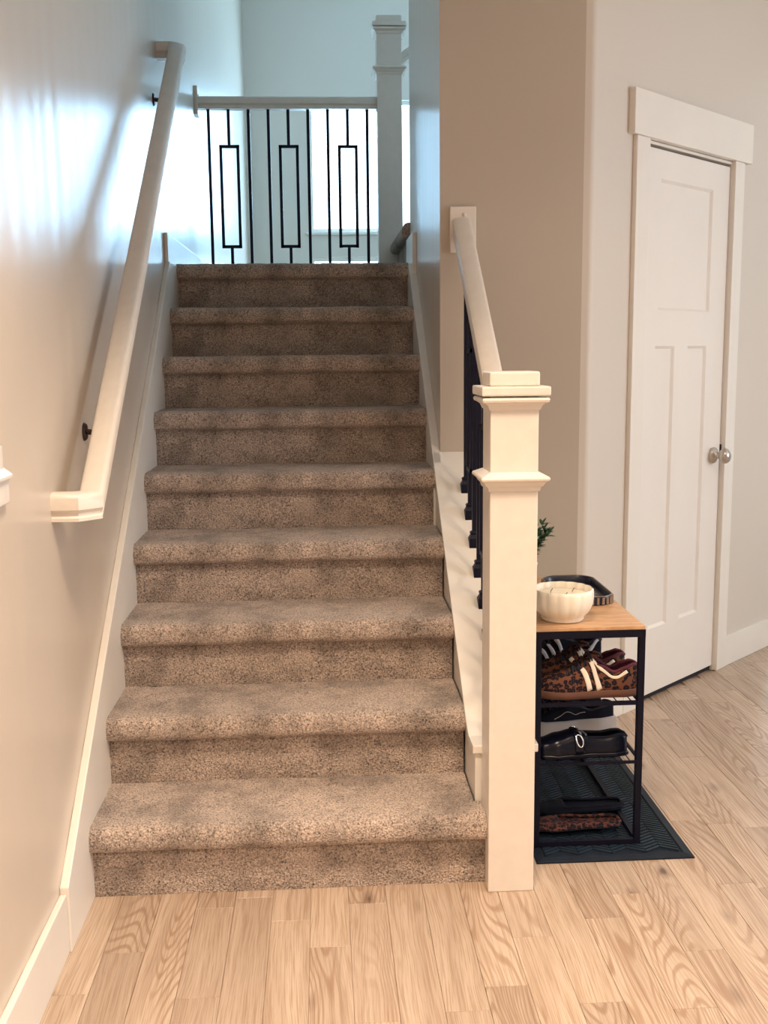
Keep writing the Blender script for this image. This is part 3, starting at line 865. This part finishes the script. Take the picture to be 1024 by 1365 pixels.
        grid(bm, rows); ob = link(name, bm, mat, s.e, smooth=True)
        m = ob.modifiers.new('thick', 'SOLIDIFY'); m.thickness = .0016; m.offset = 0
        return ob
    def laces(s, mat, t0=.48, t1=.70, n=5):
        bm = bmesh.new()
        for i in range(n):
            t = t0 + (t1 - t0) * i / (n - 1)
            for q in (-.012, .012):
                pts = [s.S(t + q * v, .62 + .38 * (1 - abs(v)) if v >= 0 else -(.62 + .38 * (1 - abs(v))), .003) for v in (1, .6, .25, 0, -.25, -.6, -1)]
                for k_, v in enumerate((1, .6, .25, 0, -.25, -.6, -1)):
                    pts[k_].y = abs(pts[k_].y) * (1 if v > 0 else -1) if v else 0
                tube(bm, pts, .0022, 6)
        return link('shoe_laces', bm, mat, s.e, smooth=True)
    def tongue(s, mat):
        bm = bmesh.new(); rows = []
        for i in range(7):
            f = i / 6; t = .40 + .14 * f
            b = s.S(t, 1, .002); b.x -= (1 - f) * .012; b.z += (1 - f) * .010
            rows.append([b + Vector((0, v * .020, -abs(v) * .006)) for v in (-1, -.5, 0, .5, 1)])
        grid(bm, rows); o = link('shoe_tongue', bm, mat, s.e, smooth=True)
        m = o.modifiers.new('thick', 'SOLIDIFY'); m.thickness = .006
def stripes3(s, mat, curved=False):
    for side in (1, -1):
        if curved:
            s.patch('shoe_stripe', [(.495, .03), (.57, .62)], .050, .034, mat, side=side)
            s.patch('shoe_stripe', [(.395, .03), (.44, .30), (.485, .66)], .055, .034, mat, side=side)
            s.patch('shoe_stripe', [(.12, .44), (.20, .36), (.28, .36), (.36, .45), (.43, .58), (.48, .70)], .045, .040, mat, side=side)
        else:
            for k in range(3): s.patch('shoe_stripe', [(.42 + .085 * k, .04), (.53 + .085 * k, .66)], .034, .034, mat, side=side)
# toes point to the newel: heading -x  (local +x -> world -x)
def sneaker(y, mat, lining, sole, stripe, label, cat='sneaker', lace='lace_dark', curved=True, x=1.4255, z=.4125, L=.276, grp=None, rz=PI, hh=1.0):
    s = Shoe('sneaker', (x, y, z), rz, L, label, cat, grp or 'sneakers on the top shelf', hh=hh)
    s.sole(sole); s.upper(mat, lining); s.tongue(mat); s.laces(lace); stripes3(s, stripe, curved)
    if not curved: s.patch('heel_tab', [(.15, .34), (.05, .56)], .05, .05, stripe)
    return s
sneaker(.236, 'leopard', 'burgundy', 'sole_gum', 'suede_stripe', 'leopard print sneaker with cream stripes at the front of the top shelf', x=1.427)
sneaker(.338, 'leopard', 'burgundy', 'sole_gum', 'suede_stripe', 'second leopard print sneaker standing just behind the front one', x=1.420)
sneaker(.455, 'shoe_black', 'lace_dark', 'shoe_black', 'stripe_white', 'black sneaker with three white stripes behind the leopard sneakers', curved=False, x=1.385, L=.262, hh=1.16)
sneaker(.565, 'shoe_black', 'lace_dark', 'shoe_black', 'stripe_white', 'black striped sneaker farthest back on the top shelf', curved=False, x=1.392, L=.262, hh=1.16)
def runner(y, x, label):
    s = Shoe('running_shoe', (x, y, .2455), PI, .285, label, 'running shoe', 'running shoes on the lower shelf', hh=.72, sole_h=.048)
    s.sole('sole_grey', ext=.006, heel=.012, rocker=.016); s.upper('shoe_black', 'lace_dark'); s.tongue('shoe_black'); s.laces('lace_dark')
    s.patch('shoe_stripe', [(.62, .2), (.50, .34), (.40, .24), (.30, .40)], .008, .008, 'nickel', o=.001)
    return s
runner(.395, 1.408, 'black running shoe with thick pale grey sole behind the loafers')
runner(.520, 1.405, 'black running shoe farthest back on the lower shelf')
def loafer(y, x, label, rz=PI, z=.2455):
    s = Shoe('loafer', (x, y, z), rz, .268, label, 'loafer', hh=.98, low=True, sole_h=.014, openr=(-.01, .42), wid=1.02)
    s.sole('patent_black', ext=.003); s.upper('patent_black', 'shoe_black', uo=.66)
    for side in (1, -1):
        s.patch('shoe_strap', [(.50, .06), (.52, .98)], .085, .085, 'patent_black', o=.003, side=side)
    # oval buckle on the strap
    for side in (1, -1):
        bm = bmesh.new(); rows = []
        n = 22
        for i in range(n):
            a = i / n * 2 * PI
            p = s.S(.505 + .034 * math.cos(a) + .010 * math.sin(a), .44 + .22 * math.sin(a), .007)
            d = Vector((math.cos(a), 0, math.sin(a)))
            rows.append([p + d * .0022 * math.cos(q) + Vector((0, 1, 0)) * .0022 * math.sin(q) for q in (0, PI / 3, 2 * PI / 3, PI, 4 * PI / 3, 5 * PI / 3)])
        if side < 0: rows = [[Vector((p.x, -p.y, p.z)) for p in r] for r in rows]
        grid(bm, rows, close_u=True, close_v=True); link('buckle', bm, 'silver', s.e, smooth=True)['label'] = 'silver oval buckle'
    return s
loafer(.232, 1.400, 'glossy black loafer with oval silver buckle at the front of the lower shelf')
def slipper(y, x, mat, label, rz=PI, lin='leopard_dark'):
    s = Shoe('flat_shoe', (x, y, .0235), rz, .262, label, 'flat shoe', 'flat shoes on the mat', hh=.27, low=True, sole_h=.007, openr=(-.01, .66), wid=.98)
    s.sole('shoe_black', ext=.002); s.upper(mat, lin, uo=.5); return s
slipper(.262, 1.398, 'leopard_dark', 'leopard print flat shoe lying low on the mat at the rack base', lin='leopard_dark')
slipper(.375, 1.436, 'shoe_black', 'dark flat shoe behind the leopard flat on the mat', rz=PI + .04, lin='shoe_black')

# ------------------------------------------------------------------ things on the rack top
ZT = RT + .0005
bw = empty('candle_bowl', (1.228, .262, ZT), label='cream fluted ceramic bowl candle on the wooden rack top', cat='candle')
lobes = 16
lobe = lambda a, z: 1 + (.045 * abs(math.sin(a * lobes / 2)) - .022) * min(1, max(0, (z - .006) / .02))
bm = bmesh.new()
lathe(bm, [(.046, 0), (.056, .001), (.058, .005), (.057, .009), (.062, .014), (.072, .024), (.079, .038), (.0815, .055), (.0815, .068), (.0800, .0755), (.0780, .077), (.0755, .0745), (.0745, .060), (.071, .045), (.060, .030), (.03, .028)], n=128, lobe=lobe)
for v in bm.verts: v.co.z *= 1.12
link('bowl', bm, 'ceramic_cream', bw, smooth=True, auto=60)
bm = bmesh.new(); lathe(bm, [(.068, .055), (.0715, .0685), (.066, .069), (.03, .0685), (.01, .0683)], n=48); link('wax', bm, 'wax', bw, smooth=True, auto=40)
for a in (0, 1, 2):
    x, y = .034 * math.cos(a * 2 * PI / 3 + .5), .034 * math.sin(a * 2 * PI / 3 + .5)
    bm = bmesh.new(); tube(bm, [(x, y, .067), (x + .001, y, .074), (x + .006, y + .001, .081)], .0013, 6); link('wick', bm, 'wick', bw, smooth=True)
tr = empty('tray', (1.335, .545, ZT), label='shallow dark tray with ribbed sides behind the candle bowl', cat='tray')
def rrect(hx, hy, r, n=8):
    out = []
    for cx, cy, a0 in ((hx - r, hy - r, 0), (-hx + r, hy - r, PI / 2), (-hx + r, -hy + r, PI), (hx - r, -hy + r, 3 * PI / 2)):
        for i in range(n + 1): a = a0 + i / n * PI / 2; out.append((cx + r * math.cos(a), cy + r * math.sin(a)))
    return out
TX, TY, TR = .080, .150, .055
def ringt(d, z): return [(x, y, z) for x, y in rrect(TX + d, TY + d, TR + d)]
bm = bmesh.new(); grid(bm, [ringt(-.004, 0), ringt(0, .002), ringt(.001, .024), ringt(0, .026), ringt(-.004, .026), ringt(-.006, .024), ringt(-.008, .005), ringt(-.012, .004)], close_v=True, cap=True)
link('tray_dish', bm, 'tray_black', tr, smooth=True, auto=45)
bm = bmesh.new()
pts = rrect(TX + .0015, TY + .0015, TR, 24); acc = 0; per = []
for i, p_ in enumerate(pts):
    q_ = pts[(i + 1) % len(pts)]; L = math.hypot(q_[0] - p_[0], q_[1] - p_[1]); n = max(1, int(L / .0007))
    for k_ in range(n): per.append((p_[0] + (q_[0] - p_[0]) * k_ / n, p_[1] + (q_[1] - p_[1]) * k_ / n))
tot = 0; last = per[0]; nextp = 0
for q_ in per:
    tot += math.hypot(q_[0] - last[0], q_[1] - last[1]); last = q_
    if tot >= nextp:
        nextp += .0155
        tube(bm, [(q_[0] * .996, q_[1] * .998, .003), (q_[0] * .996, q_[1] * .998, .0225)], .0038, 6)
link('tray_ribs', bm, 'tray_rib', tr, smooth=True, auto=45)
bm = bmesh.new(); tube(bm, [(*p_, .0255) for p_ in [*rrect(TX - .001, TY - .001, TR - .001), rrect(TX - .001, TY - .001, TR - .001)[0]]], .0014, 6); link('tray_rim', bm, 'tray_rib', tr, smooth=True)

pl = empty('potted_plant', (1.212, .700, ZT), label='small leafy green plant in a white pot behind the newel post', cat='plant')
bm = bmesh.new(); lathe(bm, [(.026, 0), (.030, .003), (.037, .062), (.039, .066), (.035, .068), (.033, .060), (.005, .058)], n=32); link('plant_pot', bm, 'pot_white', pl, smooth=True, auto=40)
bs = bmesh.new(); bl = bmesh.new()
r2 = random.Random(11)
def leaf(bm, p, d, L, W):
    d = d.normalized(); side = d.cross(Vector((r2.uniform(-.4, .4), r2.uniform(-.4, .4), 1))).normalized(); nrm = side.cross(d)
    rows = []
    for i in range(6):
        t = i / 5; wd = W * math.sin(PI * (t * .93 + .05)) ** .8
        c_ = p + d * L * t + nrm * (-.18 * L * t * t)
        rows.append([c_ - side * wd + nrm * wd * .35, c_, c_ + side * wd + nrm * wd * .35])
    grid(bm, rows)
for k in range(20):
    a = r2.uniform(0, 2 * PI); lean = r2.uniform(.15, 1.0)
    hgt = r2.uniform(.06, .155) * (1.1 - .35 * lean)
    if k < 6: a = r2.uniform(-.9, .5); lean = r2.uniform(.25, .75); hgt = r2.uniform(.09, .15)
    base = Vector((math.cos(a) * .012, math.sin(a) * .012, .058)); pts = []
    for i in range(6):
        t = i / 5; pts.append(base + Vector((math.cos(a) * lean * .085 * t ** 1.3, math.sin(a) * lean * .085 * t ** 1.3, hgt * t - (.02 * lean * t * t))))
    tube(bs, pts, [.0016 - .0002 * i for i in range(6)], 5)
    for i in range(1, 6):
        for sgn in (-1, 1):
            dr = (pts[i] - pts[i - 1]).normalized(); lat = dr.cross(Vector((0, 0, 1)) if abs(dr.z) < .9 else Vector((math.sin(a), -math.cos(a), .1))).normalized() * sgn
            for rep in range(1 if i < 3 else 2):
                tw = Matrix.Rotation(r2.uniform(-.9, .9), 3, dr)
                leaf(bl, pts[i], dr * .75 + tw @ lat * .9, r2.uniform(.018, .030), r2.uniform(.0035, .0055))
    leaf(bl, pts[-1], pts[-1] - pts[-2], .026, .005)
link('stems', bs, 'stem_green', pl, smooth=True)
tag(link('leaves', bl, 'leaf', pl, smooth=True), kind='stuff')
